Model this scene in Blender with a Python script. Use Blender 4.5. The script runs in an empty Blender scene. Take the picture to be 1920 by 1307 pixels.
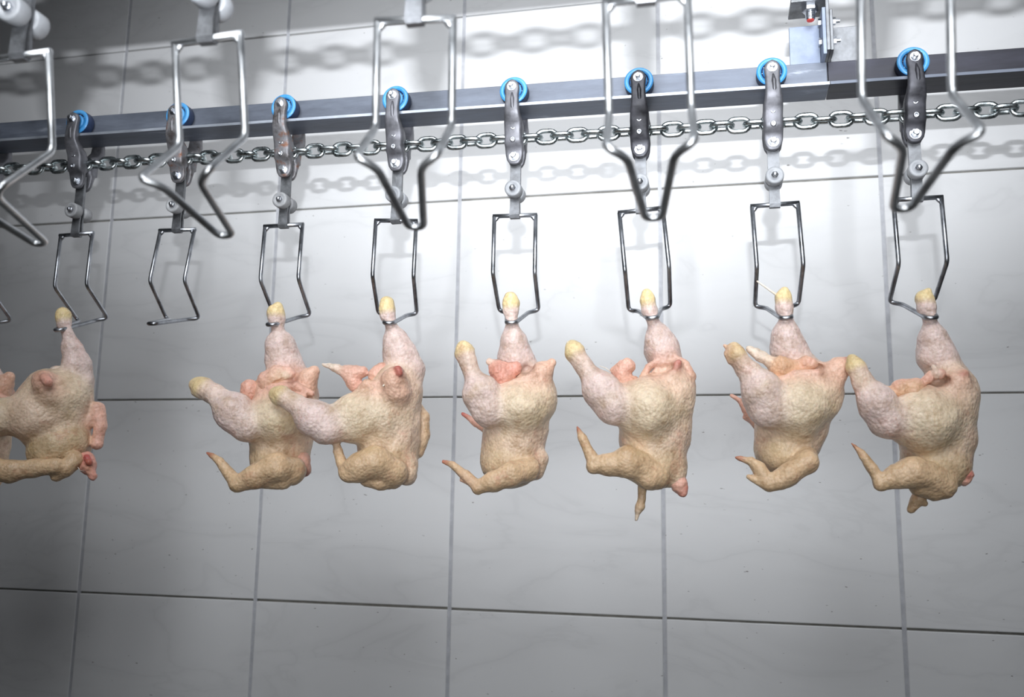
import bpy, bmesh, math, random
import numpy as np
from mathutils import Vector, Matrix, noise

scene = bpy.context.scene
COL = scene.collection
T = 1.0 / 3.0                 # square wall tile, metres
ZO = 7 * T                    # height of the uppermost full joint above the floor

# ------------------------------------------------------------------ camera
F_PX = 1683.612
PITCH, YAW, ROLL = 0.15858006, -0.21984536, 0.01513172
CAM = np.array([1.07388637, -1.39966904, -0.81781342 + ZO])
fw = np.array([math.sin(YAW) * math.cos(PITCH), math.cos(YAW) * math.cos(PITCH), math.sin(PITCH)])
r0 = np.array([math.cos(YAW), -math.sin(YAW), 0.0])
u0 = np.cross(r0, fw)
rt = math.cos(ROLL) * r0 + math.sin(ROLL) * u0
up = -math.sin(ROLL) * r0 + math.cos(ROLL) * u0
cd = bpy.data.cameras.new('camera')
cam = bpy.data.objects.new('camera', cd)
COL.objects.link(cam)
cam.matrix_world = Matrix(((rt[0], up[0], -fw[0], CAM[0]), (rt[1], up[1], -fw[1], CAM[1]),
                           (rt[2], up[2], -fw[2], CAM[2]), (0, 0, 0, 1)))
cd.sensor_fit = 'HORIZONTAL'
cd.sensor_width = 36.0
cd.lens = F_PX / 1920 * 36.0
cd.clip_start = 0.02
cd.clip_end = 30
cd.dof.use_dof = True
cd.dof.focus_distance = 1.06
cd.dof.aperture_fstop = 6.3
scene.camera = cam


def at_y(px, py, y):
    d = fw + rt * (px - 960.0) / F_PX - up * (py - 653.5) / F_PX
    return CAM + d * (y - CAM[1]) / d[1]


# ------------------------------------------------------------------ world and light
w = bpy.data.worlds.new('world')
scene.world = w
w.use_nodes = True
bg = w.node_tree.nodes['Background']
bg.inputs[0].default_value = (0.86, 0.92, 1.0, 1)
bg.inputs[1].default_value = 0.015


def area(name, loc, target, sx, sy, power, color, spread=math.pi):
    l = bpy.data.lights.new(name, 'AREA')
    l.shape = 'RECTANGLE'
    l.size, l.size_y = sx, sy
    l.energy = power
    l.color = color
    l.spread = spread
    o = bpy.data.objects.new(name, l)
    COL.objects.link(o)
    o.location = loc
    o.rotation_euler = (Vector(target) - Vector(loc)).to_track_quat('-Z', 'Y').to_euler()
    return o


# flash head just above the camera, tipped up at the ceiling: its spill throws the crisp chain shadows
area('flash_head', (1.085, -1.495, ZO - 0.663), (0.96, -0.62, ZO + 0.46), 0.026, 0.008, 16.5, (0.92, 0.955, 1.0), math.radians(105))
# big soft light bounced high in front of the line, and a weaker one behind the camera
area('high_soft_light', (0.96, -1.22, ZO + 0.06), (0.82, 0.0, ZO - 0.68), 1.20, 0.75, 5.3, (0.93, 0.965, 1.0), math.radians(78))
area('front_soft_light', (1.05, -1.74, ZO - 0.78), (0.86, 0.0, ZO - 0.42), 0.80, 0.50, 1.5, (0.93, 0.965, 1.0), math.radians(56))

vs = scene.view_settings
vs.view_transform = 'Standard'
vs.look = 'None'
vs.gamma = 1.0
vs.use_curve_mapping = False
vs.exposure = 0.0


# ------------------------------------------------------------------ materials
def srgb(r, g, b):
    f = lambda c: (c / 255 / 12.92) if c / 255 <= 0.04045 else ((c / 255 + 0.055) / 1.055) ** 2.4
    return (f(r), f(g), f(b), 1.0)


def mat(name):
    m = bpy.data.materials.new(name)
    m.use_nodes = True
    nt = m.node_tree
    b = nt.nodes['Principled BSDF']
    return m, nt, b


def N(nt, kind, **kw):
    n = nt.nodes.new(kind)
    for k, v in kw.items():
        if k.startswith('i_'):
            n.inputs[k[2:].replace('_', ' ')].default_value = v
        else:
            setattr(n, k, v)
    return n


def ramp(nt, stops):
    r = nt.nodes.new('ShaderNodeValToRGB')
    e = r.color_ramp.elements
    while len(e) < len(stops):
        e.new(0.5)
    for i, (p, c) in enumerate(stops):
        e[i].position = p
        e[i].color = c if len(c) == 4 else (*c, 1)
    return r


def noisy(name, c1, c2, scale, metallic, rough, rough2=None, bump=0.0, c3=None, lo=0.35, hi=0.65, stretch=None):
    m, nt, b = mat(name)
    L = nt.links.new
    tc = N(nt, 'ShaderNodeTexCoord')
    src = tc.outputs['Object']
    oi = N(nt, 'ShaderNodeObjectInfo')
    ad = N(nt, 'ShaderNodeVectorMath', operation='ADD')
    L(src, ad.inputs[0])
    sc = N(nt, 'ShaderNodeVectorMath', operation='SCALE')
    sc.inputs['Scale'].default_value = 7.0
    cx = N(nt, 'ShaderNodeCombineXYZ')
    for i in range(3):
        L(oi.outputs['Random'], cx.inputs[i])
    L(cx.outputs[0], sc.inputs[0])
    L(sc.outputs[0], ad.inputs[1])
    vec = ad.outputs[0]
    if stretch:
        mp = N(nt, 'ShaderNodeMapping')
        mp.inputs['Scale'].default_value = stretch
        L(vec, mp.inputs[0])
        vec = mp.outputs[0]
    n1 = N(nt, 'ShaderNodeTexNoise')
    n1.inputs['Scale'].default_value = scale
    n1.inputs['Detail'].default_value = 6
    n1.inputs['Roughness'].default_value = 0.65
    L(vec, n1.inputs['Vector'])
    st = [(lo, c1), (hi, c2)]
    if c3:
        st.append((min(hi + 0.12, 1), c3))
    r = ramp(nt, st)
    L(n1.outputs['Fac'], r.inputs[0])
    L(r.outputs[0], b.inputs['Base Color'])
    b.inputs['Metallic'].default_value = metallic
    if rough2 is None:
        b.inputs['Roughness'].default_value = rough
    else:
        mr = N(nt, 'ShaderNodeMapRange')
        mr.inputs['From Min'].default_value = 0.3
        mr.inputs['From Max'].default_value = 0.7
        mr.inputs['To Min'].default_value = rough
        mr.inputs['To Max'].default_value = rough2
        L(n1.outputs['Fac'], mr.inputs['Value'])
        L(mr.outputs[0], b.inputs['Roughness'])
    if bump:
        n2 = N(nt, 'ShaderNodeTexNoise')
        n2.inputs['Scale'].default_value = scale * 4
        n2.inputs['Detail'].default_value = 4
        L(vec, n2.inputs['Vector'])
        bp = N(nt, 'ShaderNodeBump')
        bp.inputs['Strength'].default_value = bump
        bp.inputs['Distance'].default_value = 0.001
        L(n2.outputs['Fac'], bp.inputs['Height'])
        L(bp.outputs[0], b.inputs['Normal'])
    return m


M = {}
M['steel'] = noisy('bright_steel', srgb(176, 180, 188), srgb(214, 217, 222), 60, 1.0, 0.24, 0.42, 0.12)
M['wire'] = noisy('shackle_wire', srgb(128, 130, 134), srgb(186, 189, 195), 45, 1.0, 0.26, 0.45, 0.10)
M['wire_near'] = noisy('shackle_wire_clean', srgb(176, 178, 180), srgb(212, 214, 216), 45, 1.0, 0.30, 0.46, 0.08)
M['zinc'] = noisy('zinc_chain', srgb(150, 158, 160), srgb(206, 213, 214), 120, 1.0, 0.22, 0.40, 0.10)
M['cast'] = noisy('cast_arm', srgb(84, 84, 88), srgb(122, 122, 128), 45, 0.55, 0.40, 0.58, 0.25)
M['cast_dark'] = noisy('cast_arm_dark', srgb(40, 40, 44), srgb(78, 78, 84), 40, 0.5, 0.38, 0.6, 0.25)
M['cast_rust'] = noisy('cast_arm_rusty', srgb(78, 72, 70), srgb(122, 122, 126), 55, 0.55, 0.40, 0.62, 0.4,
                       srgb(120, 76, 50), 0.34, 0.56)
M['strap'] = noisy('strap_plate', srgb(86, 87, 89), srgb(128, 130, 134), 55, 0.7, 0.36, 0.52, 0.2)
M['nylon'] = noisy('nylon_roller', srgb(132, 134, 138), srgb(154, 156, 160), 40, 0.0, 0.45, None, 0.05)
M['nylon_grey'] = noisy('nylon_roller_grey', srgb(118, 118, 120), srgb(156, 157, 159), 50, 0.0, 0.5, None, 0.05)
M['blue'] = noisy('blue_wheel', srgb(52, 128, 188), srgb(84, 152, 202), 40, 0.0, 0.34, None, 0.0)
M['tread'] = noisy('wheel_tread', srgb(34, 50, 84), srgb(58, 76, 112), 60, 0.0, 0.5, None, 0.0)
M['groove'] = noisy('bearing_groove', srgb(16, 34, 64), srgb(28, 50, 88), 60, 0.0, 0.5)
M['rail'] = noisy('rail_galvanised', srgb(72, 76, 86), srgb(104, 110, 122), 22, 0.4, 0.42, 0.6, 0.35, srgb(164, 170, 180),
                  0.30, 0.62, (0.35, 1.6, 1.6))
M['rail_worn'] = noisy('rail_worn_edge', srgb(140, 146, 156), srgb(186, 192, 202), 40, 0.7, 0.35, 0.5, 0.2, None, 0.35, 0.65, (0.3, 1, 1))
M['rail_dark'] = noisy('rail_dark', srgb(24, 24, 30), srgb(52, 52, 62), 16, 0.45, 0.34, 0.55, 0.3, srgb(78, 78, 86),
                       0.36, 0.64, (0.3, 1.6, 1.6))
M['plate'] = noisy('hanger_plate', srgb(112, 122, 142), srgb(134, 144, 162), 30, 0.2, 0.5, None, 0.1)
M['red'] = noisy('red_rod_end', srgb(196, 40, 26), srgb(220, 74, 48), 90, 0.0, 0.4)
M['grout'] = noisy('grout', srgb(176, 177, 182), srgb(196, 197, 202), 60, 0.0, 0.85, None, 0.2)
M['grout_dirty'] = noisy('grout_dirty', srgb(132, 129, 122), srgb(156, 153, 146), 60, 0.0, 0.9, None, 0.2)
M['plaster'] = noisy('plaster', srgb(92, 93, 95), srgb(104, 105, 107), 6, 0.0, 0.8, None, 0.1)
M['floor'] = noisy('floor_screed', srgb(108, 105, 100), srgb(124, 121, 116), 5, 0.0, 0.55, None, 0.1)
M['bone'] = noisy('bone', srgb(226, 214, 196), srgb(238, 228, 214), 80, 0.0, 0.35)


def tile_material():
    m, nt, b = mat('wall_tile_glaze')
    L = nt.links.new
    tc = N(nt, 'ShaderNodeTexCoord')
    oi = N(nt, 'ShaderNodeObjectInfo')
    sc = N(nt, 'ShaderNodeVectorMath', operation='SCALE')
    sc.inputs['Scale'].default_value = 31.0
    cx = N(nt, 'ShaderNodeCombineXYZ')
    for i in range(3):
        L(oi.outputs['Random'], cx.inputs[i])
    L(cx.outputs[0], sc.inputs[0])
    mp = N(nt, 'ShaderNodeMapping')
    mp.inputs['Rotation'].default_value = (0, math.radians(38), 0)
    mp.inputs['Scale'].default_value = (1.1, 1, 3.4)
    L(tc.outputs['Object'], mp.inputs[0])
    ad = N(nt, 'ShaderNodeVectorMath', operation='ADD')
    L(mp.outputs[0], ad.inputs[0])
    L(sc.outputs[0], ad.inputs[1])
    n1 = N(nt, 'ShaderNodeTexNoise')
    n1.inputs['Scale'].default_value = 3.2
    n1.inputs['Detail'].default_value = 5
    n1.inputs['Distortion'].default_value = 0.7
    L(ad.outputs[0], n1.inputs['Vector'])
    # thin marble veins where the noise crosses one half
    sb = N(nt, 'ShaderNodeMath', operation='SUBTRACT')
    sb.inputs[1].default_value = 0.5
    L(n1.outputs['Fac'], sb.inputs[0])
    ab = N(nt, 'ShaderNodeMath', operation='ABSOLUTE')
    L(sb.outputs[0], ab.inputs[0])
    r = ramp(nt, [(0.0, srgb(218, 218, 219)), (0.02, srgb(222, 222, 223)), (0.09, srgb(225, 225, 226))])
    L(ab.outputs[0], r.inputs[0])
    # small dark specks of dirt
    vo = N(nt, 'ShaderNodeTexNoise')
    vo.inputs['Scale'].default_value = 90
    vo.inputs['Detail'].default_value = 1
    L(ad.outputs[0], vo.inputs['Vector'])
    rs = ramp(nt, [(0.78, (0, 0, 0)), (0.82, (1, 1, 1))])
    L(vo.outputs['Fac'], rs.inputs[0])
    mx = N(nt, 'ShaderNodeMix', data_type='RGBA')
    L(rs.outputs[0], mx.inputs['Factor'])
    L(r.outputs[0], mx.inputs['A'])
    mx.inputs['B'].default_value = srgb(120, 116, 114)
    L(mx.outputs['Result'], b.inputs['Base Color'])
    b.inputs['Roughness'].default_value = 0.55
    b.inputs['Specular IOR Level'].default_value = 0.3
    n2 = N(nt, 'ShaderNodeTexNoise')
    n2.inputs['Scale'].default_value = 9
    L(ad.outputs[0], n2.inputs['Vector'])
    bp = N(nt, 'ShaderNodeBump')
    bp.inputs['Strength'].default_value = 0.05
    bp.inputs['Distance'].default_value = 0.002
    L(n2.outputs['Fac'], bp.inputs['Height'])
    L(bp.outputs[0], b.inputs['Normal'])
    return m


M['tile'] = tile_material()


def skin_material():
    m, nt, b = mat('chicken_skin')
    L = nt.links.new
    tc = N(nt, 'ShaderNodeTexCoord')
    at = N(nt, 'ShaderNodeAttribute', attribute_name='skin')
    vec = tc.outputs['Object']
    # blotches: pale, pinkish bruises and yellowish fat
    n1 = N(nt, 'ShaderNodeTexNoise')
    n1.inputs['Scale'].default_value = 42
    n1.inputs['Detail'].default_value = 7
    n1.inputs['Roughness'].default_value = 0.7
    L(vec, n1.inputs['Vector'])
    r1 = ramp(nt, [(0.30, (0.70, 0.63, 0.54)), (0.48, (0.96, 0.95, 0.93)), (0.66, (1.14, 1.13, 1.12))])
    L(n1.outputs['Fac'], r1.inputs[0])
    mu = N(nt, 'ShaderNodeMix', data_type='RGBA', blend_type='MULTIPLY')
    mu.inputs['Factor'].default_value = 1.0
    L(at.outputs['Color'], mu.inputs['A'])
    L(r1.outputs[0], mu.inputs['B'])
    n2 = N(nt, 'ShaderNodeTexNoise')
    n2.inputs['Scale'].default_value = 27
    n2.inputs['Detail'].default_value = 8
    n2.inputs['Roughness'].default_value = 0.75
    ofs = N(nt, 'ShaderNodeVectorMath', operation='ADD')
    ofs.inputs[1].default_value = (3.1, 7.7, 1.3)
    L(vec, ofs.inputs[0])
    L(ofs.outputs[0], n2.inputs['Vector'])
    r2 = ramp(nt, [(0.56, (0, 0, 0)), (0.74, (0.65, 0.65, 0.65))])
    L(n2.outputs['Fac'], r2.inputs[0])
    mx = N(nt, 'ShaderNodeMix', data_type='RGBA')
    L(r2.outputs[0], mx.inputs['Factor'])
    L(mu.outputs['Result'], mx.inputs['A'])
    mx.inputs['B'].default_value = srgb(186, 112, 92)
    n3 = N(nt, 'ShaderNodeTexNoise')
    n3.inputs['Scale'].default_value = 19
    n3.inputs['Detail'].default_value = 6
    ofs2 = N(nt, 'ShaderNodeVectorMath', operation='ADD')
    ofs2.inputs[1].default_value = (9.1, 2.7, 5.3)
    L(vec, ofs2.inputs[0])
    L(ofs2.outputs[0], n3.inputs['Vector'])
    r3 = ramp(nt, [(0.56, (0, 0, 0)), (0.72, (0.34, 0.34, 0.34))])
    L(n3.outputs['Fac'], r3.inputs[0])
    mx3 = N(nt, 'ShaderNodeMix', data_type='RGBA')
    L(r3.outputs[0], mx3.inputs['Factor'])
    L(mx.outputs['Result'], mx3.inputs['A'])
    mx3.inputs['B'].default_value = srgb(196, 172, 112)
    n5 = N(nt, 'ShaderNodeTexNoise')
    n5.inputs['Scale'].default_value = 230
    n5.inputs['Detail'].default_value = 4
    n5.inputs['Roughness'].default_value = 0.7
    L(vec, n5.inputs['Vector'])
    r5 = ramp(nt, [(0.32, (0.66, 0.58, 0.52)), (0.48, (0.97, 0.96, 0.95)), (0.68, (1.12, 1.12, 1.12))])
    L(n5.outputs['Fac'], r5.inputs[0])
    mu5 = N(nt, 'ShaderNodeMix', data_type='RGBA', blend_type='MULTIPLY')
    mu5.inputs['Factor'].default_value = 0.5
    L(mx3.outputs['Result'], mu5.inputs['A'])
    L(r5.outputs[0], mu5.inputs['B'])
    L(mu5.outputs['Result'], b.inputs['Base Color'])
    b.inputs['Roughness'].default_value = 0.36
    b.inputs['Specular IOR Level'].default_value = 0.38
    b.inputs['Subsurface Weight'].default_value = 0.18
    b.inputs['Subsurface Radius'].default_value = (1.0, 0.45, 0.25)
    b.inputs['Subsurface Scale'].default_value = 0.004
    # goose pimples + fine wrinkles
    v = N(nt, 'ShaderNodeTexVoronoi')
    v.inputs['Scale'].default_value = 270
    L(vec, v.inputs['Vector'])
    n4 = N(nt, 'ShaderNodeTexNoise')
    n4.inputs['Scale'].default_value = 130
    n4.inputs['Detail'].default_value = 5
    L(vec, n4.inputs['Vector'])
    mn = N(nt, 'ShaderNodeMath', operation='MULTIPLY_ADD')
    mn.inputs[1].default_value = -0.6
    L(v.outputs['Distance'], mn.inputs[0])
    L(n4.outputs['Fac'], mn.inputs[2])
    bp = N(nt, 'ShaderNodeBump')
    bp.inputs['Strength'].default_value = 0.62
    bp.inputs['Distance'].default_value = 0.0018
    L(mn.outputs[0], bp.inputs['Height'])
    L(bp.outputs[0], b.inputs['Normal'])
    return m


M['skin'] = skin_material()


# ------------------------------------------------------------------ mesh helpers
def mesh(name, verts, faces, smooth=True, m=None):
    me = bpy.data.meshes.new(name)
    me.from_pydata([tuple(v) for v in verts], [], faces)
    if m:
        me.materials.append(m)
    if smooth:
        me.polygons.foreach_set('use_smooth', [True] * len(me.polygons))
    me.update()
    return me


def obj(name, me, parent=None, loc=None, rot=None):
    o = bpy.data.objects.new(name, me)
    COL.objects.link(o)
    if parent:
        o.parent = parent
    if loc is not None:
        o.location = loc
    if rot is not None:
        o.rotation_euler = rot
    return o


def thing(name, label, cat, loc, group=None):
    o = bpy.data.objects.new(name, None)
    COL.objects.link(o)
    o.empty_display_size = 0.02
    o.location = loc
    o['label'] = label
    o['category'] = cat
    if group:
        o['group'] = group
    return o


def join(parts):
    V, Fc = [], []
    for v, f in parts:
        b = len(V)
        V += [tuple(x) for x in v]
        Fc += [tuple(i + b for i in q) for q in f]
    return V, Fc


def bevel_box(cx, cy, cz, sx, sy, sz, bv):
    bm = bmesh.new()
    bmesh.ops.create_cube(bm, size=1)
    for v in bm.verts:
        v.co = Vector((cx + v.co.x * sx, cy + v.co.y * sy, cz + v.co.z * sz))
    if bv:
        bmesh.ops.bevel(bm, geom=bm.edges[:], offset=bv, segments=2, profile=0.5, affect='EDGES')
    bm.verts.index_update()
    r = [v.co.copy() for v in bm.verts], [[v.index for v in f.verts] for f in bm.faces]
    bm.free()
    return r


def lathe_y(profile, seg=24, cx=0, cz=0):
    """profile: list of (r, y); revolved about the y axis through (cx, cz)"""
    V, Fc, idx = [], [], []
    for r, y in profile:
        if r < 1e-7:
            V.append((cx, y, cz))
            idx.append([len(V) - 1] * seg)
        else:
            row = []
            for k in range(seg):
                a = 2 * math.pi * k / seg
                V.append((cx + r * math.cos(a), y, cz + r * math.sin(a)))
                row.append(len(V) - 1)
            idx.append(row)
    for i in range(len(profile) - 1):
        A, B = idx[i], idx[i + 1]
        for k in range(seg):
            q = [A[k], A[(k + 1) % seg], B[(k + 1) % seg], B[k]]
            q2 = []
            for x in q:
                if x not in q2:
                    q2.append(x)
            if len(q2) > 2:
                Fc.append(q2)
    return V, Fc


def swap_axis(vf, axis):
    V, Fc = vf
    if axis == 'z':
        return [(v[0], v[2], v[1]) for v in V], [tuple(reversed(f)) for f in Fc]
    if axis == 'x':
        return [(v[1], v[0], v[2]) for v in V], [tuple(reversed(f)) for f in Fc]
    return vf


def shift(vf, d):
    return [(v[0] + d[0], v[1] + d[1], v[2] + d[2]) for v in vf[0]], vf[1]


def round_path(pts, rads, n=5, closed=False):
    P = [np.array(p, float) for p in pts]
    out = []
    m = len(P)
    for i in range(m):
        if not closed and (i == 0 or i == m - 1):
            out.append(P[i])
            continue
        a, b, c = P[i - 1], P[i], P[(i + 1) % m]
        r = rads[i] if hasattr(rads, '__len__') else rads
        d1, d2 = a - b, c - b
        l1, l2 = np.linalg.norm(d1), np.linalg.norm(d2)
        r = min(r, l1 * 0.48, l2 * 0.48)
        s, e = b + d1 / l1 * r, b + d2 / l2 * r
        for k in range(n + 1):
            t = k / n
            out.append((1 - t) ** 2 * s + 2 * t * (1 - t) * b + t * t * e)
    return out


def tube(path, r, seg=10, closed=False, cap=True):
    P = [np.array(p, float) for p in path]
    m = len(P)
    V, Fc = [], []
    tang = []
    for i in range(m):
        a = P[i - 1] if (i > 0 or closed) else P[i]
        b = P[(i + 1) % m] if (i < m - 1 or closed) else P[i]
        t = b - a
        tang.append(t / max(np.linalg.norm(t), 1e-12))
    ref = np.array([0.0, 0, 1]) if abs(tang[0][2]) < 0.9 else np.array([0, 1.0, 0])
    u = np.cross(tang[0], ref)
    u /= np.linalg.norm(u)
    for i in range(m):
        u = u - tang[i] * np.dot(u, tang[i])
        u /= np.linalg.norm(u)
        v = np.cross(tang[i], u)
        rr = r[i] if hasattr(r, '__len__') else r
        for k in range(seg):
            a = 2 * math.pi * k / seg
            V.append(P[i] + rr * (math.cos(a) * u + math.sin(a) * v))
    rng = m if closed else m - 1
    # for closed loops find the rotation that best joins the last ring to the first
    off = 0
    if closed:
        last = np.array(V[(m - 1) * seg])
        ds = [np.linalg.norm(np.array(V[k]) - last) for k in range(seg)]
        off = int(np.argmin(ds))
    for i in range(rng):
        j = (i + 1) % m
        o = off if (closed and j == 0) else 0
        for k in range(seg):
            Fc.append((i * seg + k, i * seg + (k + 1) % seg, j * seg + (k + 1 + o) % seg, j * seg + (k + o) % seg))
    if not closed and cap:
        Fc.append(tuple(reversed(range(seg))))
        Fc.append(tuple((m - 1) * seg + k for k in range(seg)))
    return V, Fc


def loft(stations, nseg=12, sq=0.55):
    """stations: (z, x centre, y centre, half width x, half thickness y): a super-elliptic column"""
    V, Fc = [], []
    for z, xc, yc, hw, ht in stations:
        for k in range(nseg):
            a = 2 * math.pi * k / nseg
            c, s = math.cos(a), math.sin(a)
            V.append((xc + hw * math.copysign(abs(c) ** sq, c), yc + ht * math.copysign(abs(s) ** sq, s), z))
    m = len(stations)
    for i in range(m - 1):
        for k in range(nseg):
            Fc.append((i * nseg + k, (i + 1) * nseg + k, (i + 1) * nseg + (k + 1) % nseg, i * nseg + (k + 1) % nseg))
    Fc.append(tuple(range(nseg)))
    Fc.append(tuple(reversed([(m - 1) * nseg + k for k in range(nseg)])))
    return V, Fc


def hexnut(r, y0, y1, cx=0, cz=0):
    return lathe_y([(0, y0), (r * 0.86, y0), (r, y0 + (y1 - y0) * 0.15), (r, y1), (0, y1)], 6, cx, cz)


def fixed(vf):
    """consistent outward normals"""
    bm = bmesh.new()
    vs_ = [bm.verts.new(v) for v in vf[0]]
    for f in vf[1]:
        try:
            bm.faces.new([vs_[i] for i in f])
        except ValueError:
            pass
    bmesh.ops.recalc_face_normals(bm, faces=bm.faces[:])
    bm.verts.index_update()
    r = [v.co.copy() for v in bm.verts], [[v.index for v in f.verts] for f in bm.faces]
    bm.free()
    return r


def sharp(o, deg=35):
    me = o.data
    try:
        me.set_sharp_from_angle(angle=math.radians(deg))
    except Exception:
        pass


# ------------------------------------------------------------------ the room
def struct(o, label=None):
    o['kind'] = 'structure'
    if label:
        o['label'] = label
        o['category'] = o.name.split('_')[0]
    return o


C0, C1, R0, R1 = -3, 9, -2, 7        # tile columns and rows; row 0 hangs below the joint at height ZO
wall = obj('wall_back', mesh('wall_back', *bevel_box((C0 + C1) * T / 2, 0.0560, (ZO + (2 * T)) / 2, (C1 - C0) * T, 0.10,
                                                     ZO + 2 * T, 0), False, M['grout_dirty']))
struct(wall, 'wall of large square white marbled tiles behind the conveyor')
JX, JZ = 0.0056, 0.0032
tile_me = mesh('tile', *bevel_box(0, 0.004, 0, T - JX, 0.008, T - JZ, 0.0013), False, M['tile'])
grout_me = mesh('grout_line', *bevel_box(0, 0.003, 0, JX + 0.001, 0.002, ZO + 2 * T, 0), False, M['grout'])
rnd = random.Random(4)
for c in range(C0, C1):
    obj('grout_line', grout_me, wall, (c * T, -0.0006, (ZO + 2 * T) / 2))
    for r in range(R0, R1):
        t = obj('tile', tile_me, wall, ((c + 0.5) * T, rnd.uniform(-0.0004, 0.0004), ZO - (r + 0.5) * T + rnd.gauss(0, 0.0003)))
        t.rotation_euler = (rnd.gauss(0, 0.0012), 0, rnd.gauss(0, 0.0012))
floor = obj('floor', mesh('floor', *bevel_box(1.0, -1.45, -0.05, 4.0, 3.1, 0.1, 0), False, M['floor']))
struct(floor, 'grey screed floor below the conveyor')
ceil = obj('ceiling', mesh('ceiling', *bevel_box(1.0, -1.45, ZO + 2 * T + 0.05, 4.0, 3.1, 0.1, 0), False, M['plaster']))
struct(ceil, 'plain white ceiling above the conveyor')

# ------------------------------------------------------------------ conveyor lines
PITCH_T = 0.1524
SL = -0.0079


class Line:
    def __init__(s, x0, y, zbar):
        s.x0, s.y, s.zb = x0, y, zbar

    def org(s, i):           # the middle of the shackle bar of station i (i = 0 is the reference station)
        dx = i * PITCH_T
        return np.array([s.x0 + dx, s.y + (-SL) * dx, s.zb + SL * dx + ZO])

    def at(s, x):
        dx = x - s.x0
        return np.array([x, s.y + (-SL) * dx, s.zb + SL * dx + ZO])


FAR = Line(0.8449, -0.3695, -0.4850)
NEAR = Line(0.8864, -0.8718, -0.5083)
# heights above the shackle bar
Z_CHAIN, Z_FLANGE, Z_WEBTOP, Z_WHEEL, Z_PIN, Z_ROLL = 0.0985, 0.1325, 0.168, 0.1535, 0.0740, 0.0300


def rail(name, line, xa, xb, m, edge_m, label, group=None):
    """inverted T section; flange carries the wheels"""
    pa, pb = line.at(xa), line.at(xb)
    prof = [(-0.020, 0), (0.022, 0), (0.022, 0.0032), (0.0035, 0.0040), (0.0035, Z_WEBTOP - Z_FLANGE),
            (-0.0035, Z_WEBTOP - Z_FLANGE), (-0.0035, 0.0040), (-0.020, 0.0032)]
    bm = bmesh.new()
    rings = []
    for p in (pa, pb):
        rings.append([bm.verts.new((p[0] - pa[0], p[1] - pa[1] + q[0], p[2] - pa[2] + q[1])) for q in prof])
    n = len(prof)
    for k in range(n):
        bm.faces.new((rings[0][k], rings[1][k], rings[1][(k + 1) % n], rings[0][(k + 1) % n]))
    bm.faces.new(rings[0])
    bm.faces.new(list(reversed(rings[1])))
    bmesh.ops.recalc_face_normals(bm, faces=bm.faces[:])
    bmesh.ops.bevel(bm, geom=[e for e in bm.edges], offset=0.0006, segments=1, affect='EDGES')
    me = bpy.data.meshes.new(name)
    bm.to_mesh(me)
    bm.free()
    me.materials.append(m)
    o = obj(name, me, None, (pa[0], pa[1], pa[2] + Z_FLANGE))
    d = pb - pa
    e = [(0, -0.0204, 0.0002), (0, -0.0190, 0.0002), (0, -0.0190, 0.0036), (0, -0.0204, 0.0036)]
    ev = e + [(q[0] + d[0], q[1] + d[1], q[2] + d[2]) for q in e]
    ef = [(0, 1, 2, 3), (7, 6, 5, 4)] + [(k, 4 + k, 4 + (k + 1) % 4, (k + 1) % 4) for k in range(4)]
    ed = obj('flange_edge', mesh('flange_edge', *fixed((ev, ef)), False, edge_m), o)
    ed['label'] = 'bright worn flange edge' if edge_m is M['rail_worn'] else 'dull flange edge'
    o['label'] = label
    o['category'] = 'rail'
    if group:
        o['group'] = group
    return o


XS = 1.2125
rail('conveyor_rail', FAR, -0.75, XS, M['rail'], M['rail_worn'], 'long grey-blue galvanised rail carrying the blue wheels along the wall')
rail('conveyor_rail', FAR, XS + 0.0008, 2.4, M['rail_dark'], M['rail'], 'short dark blackened rail length joined on at the right')
rail('conveyor_rail', NEAR, -0.4, 2.4, M['rail'], M['rail_worn'], 'galvanised rail of the front line running above the picture')


# ---- chain
def link_mesh():
    p, r, hw = 0.01905, 0.00300, 0.0076
    half = p / 2 + r - 0.0003 - hw      # straight half length so that the inner length equals the pitch
    pts = []
    n = 7
    for k in range(n + 1):
        a = -math.pi / 2 + math.pi * k / n
        pts.append((half + hw * math.cos(a), 0, hw * math.sin(a)))
    for k in range(n + 1):
        a = math.pi / 2 + math.pi * k / n
        pts.append((-half + hw * math.cos(a), 0, hw * math.sin(a)))
    return mesh('link', *tube(pts, r, 8, True), True, M['zinc'])


LINK = link_mesh()


def chain(line, xa, xb, label):
    p0 = line.at(xa)
    root = thing('conveyor_chain', label, 'chain', (p0[0], p0[1], p0[2] + Z_CHAIN))
    n0 = round((xa - line.x0) / 0.01905)
    n1 = round((xb - line.x0) / 0.01905)
    rr = random.Random(9)
    for k in range(n0, n1 + 1):
        x = line.x0 + k * 0.01905
        p = line.at(x)
        o = obj('link', LINK, root, (p[0] - p0[0], p[1] - p0[1], p[2] - p0[2]))
        # the link inside each trolley stands upright, so the odd ones lie flat
        o.rotation_euler = ((math.pi / 2 if k % 2 else 0) + rr.gauss(0, 0.06), math.atan(-SL), math.atan(-SL))
    return root


chain(FAR, -0.10, 1.75, 'zinc link chain running through the trolleys under the far rail')
chain(NEAR, 0.10, 1.75, 'zinc link chain of the front line above the picture')


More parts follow.
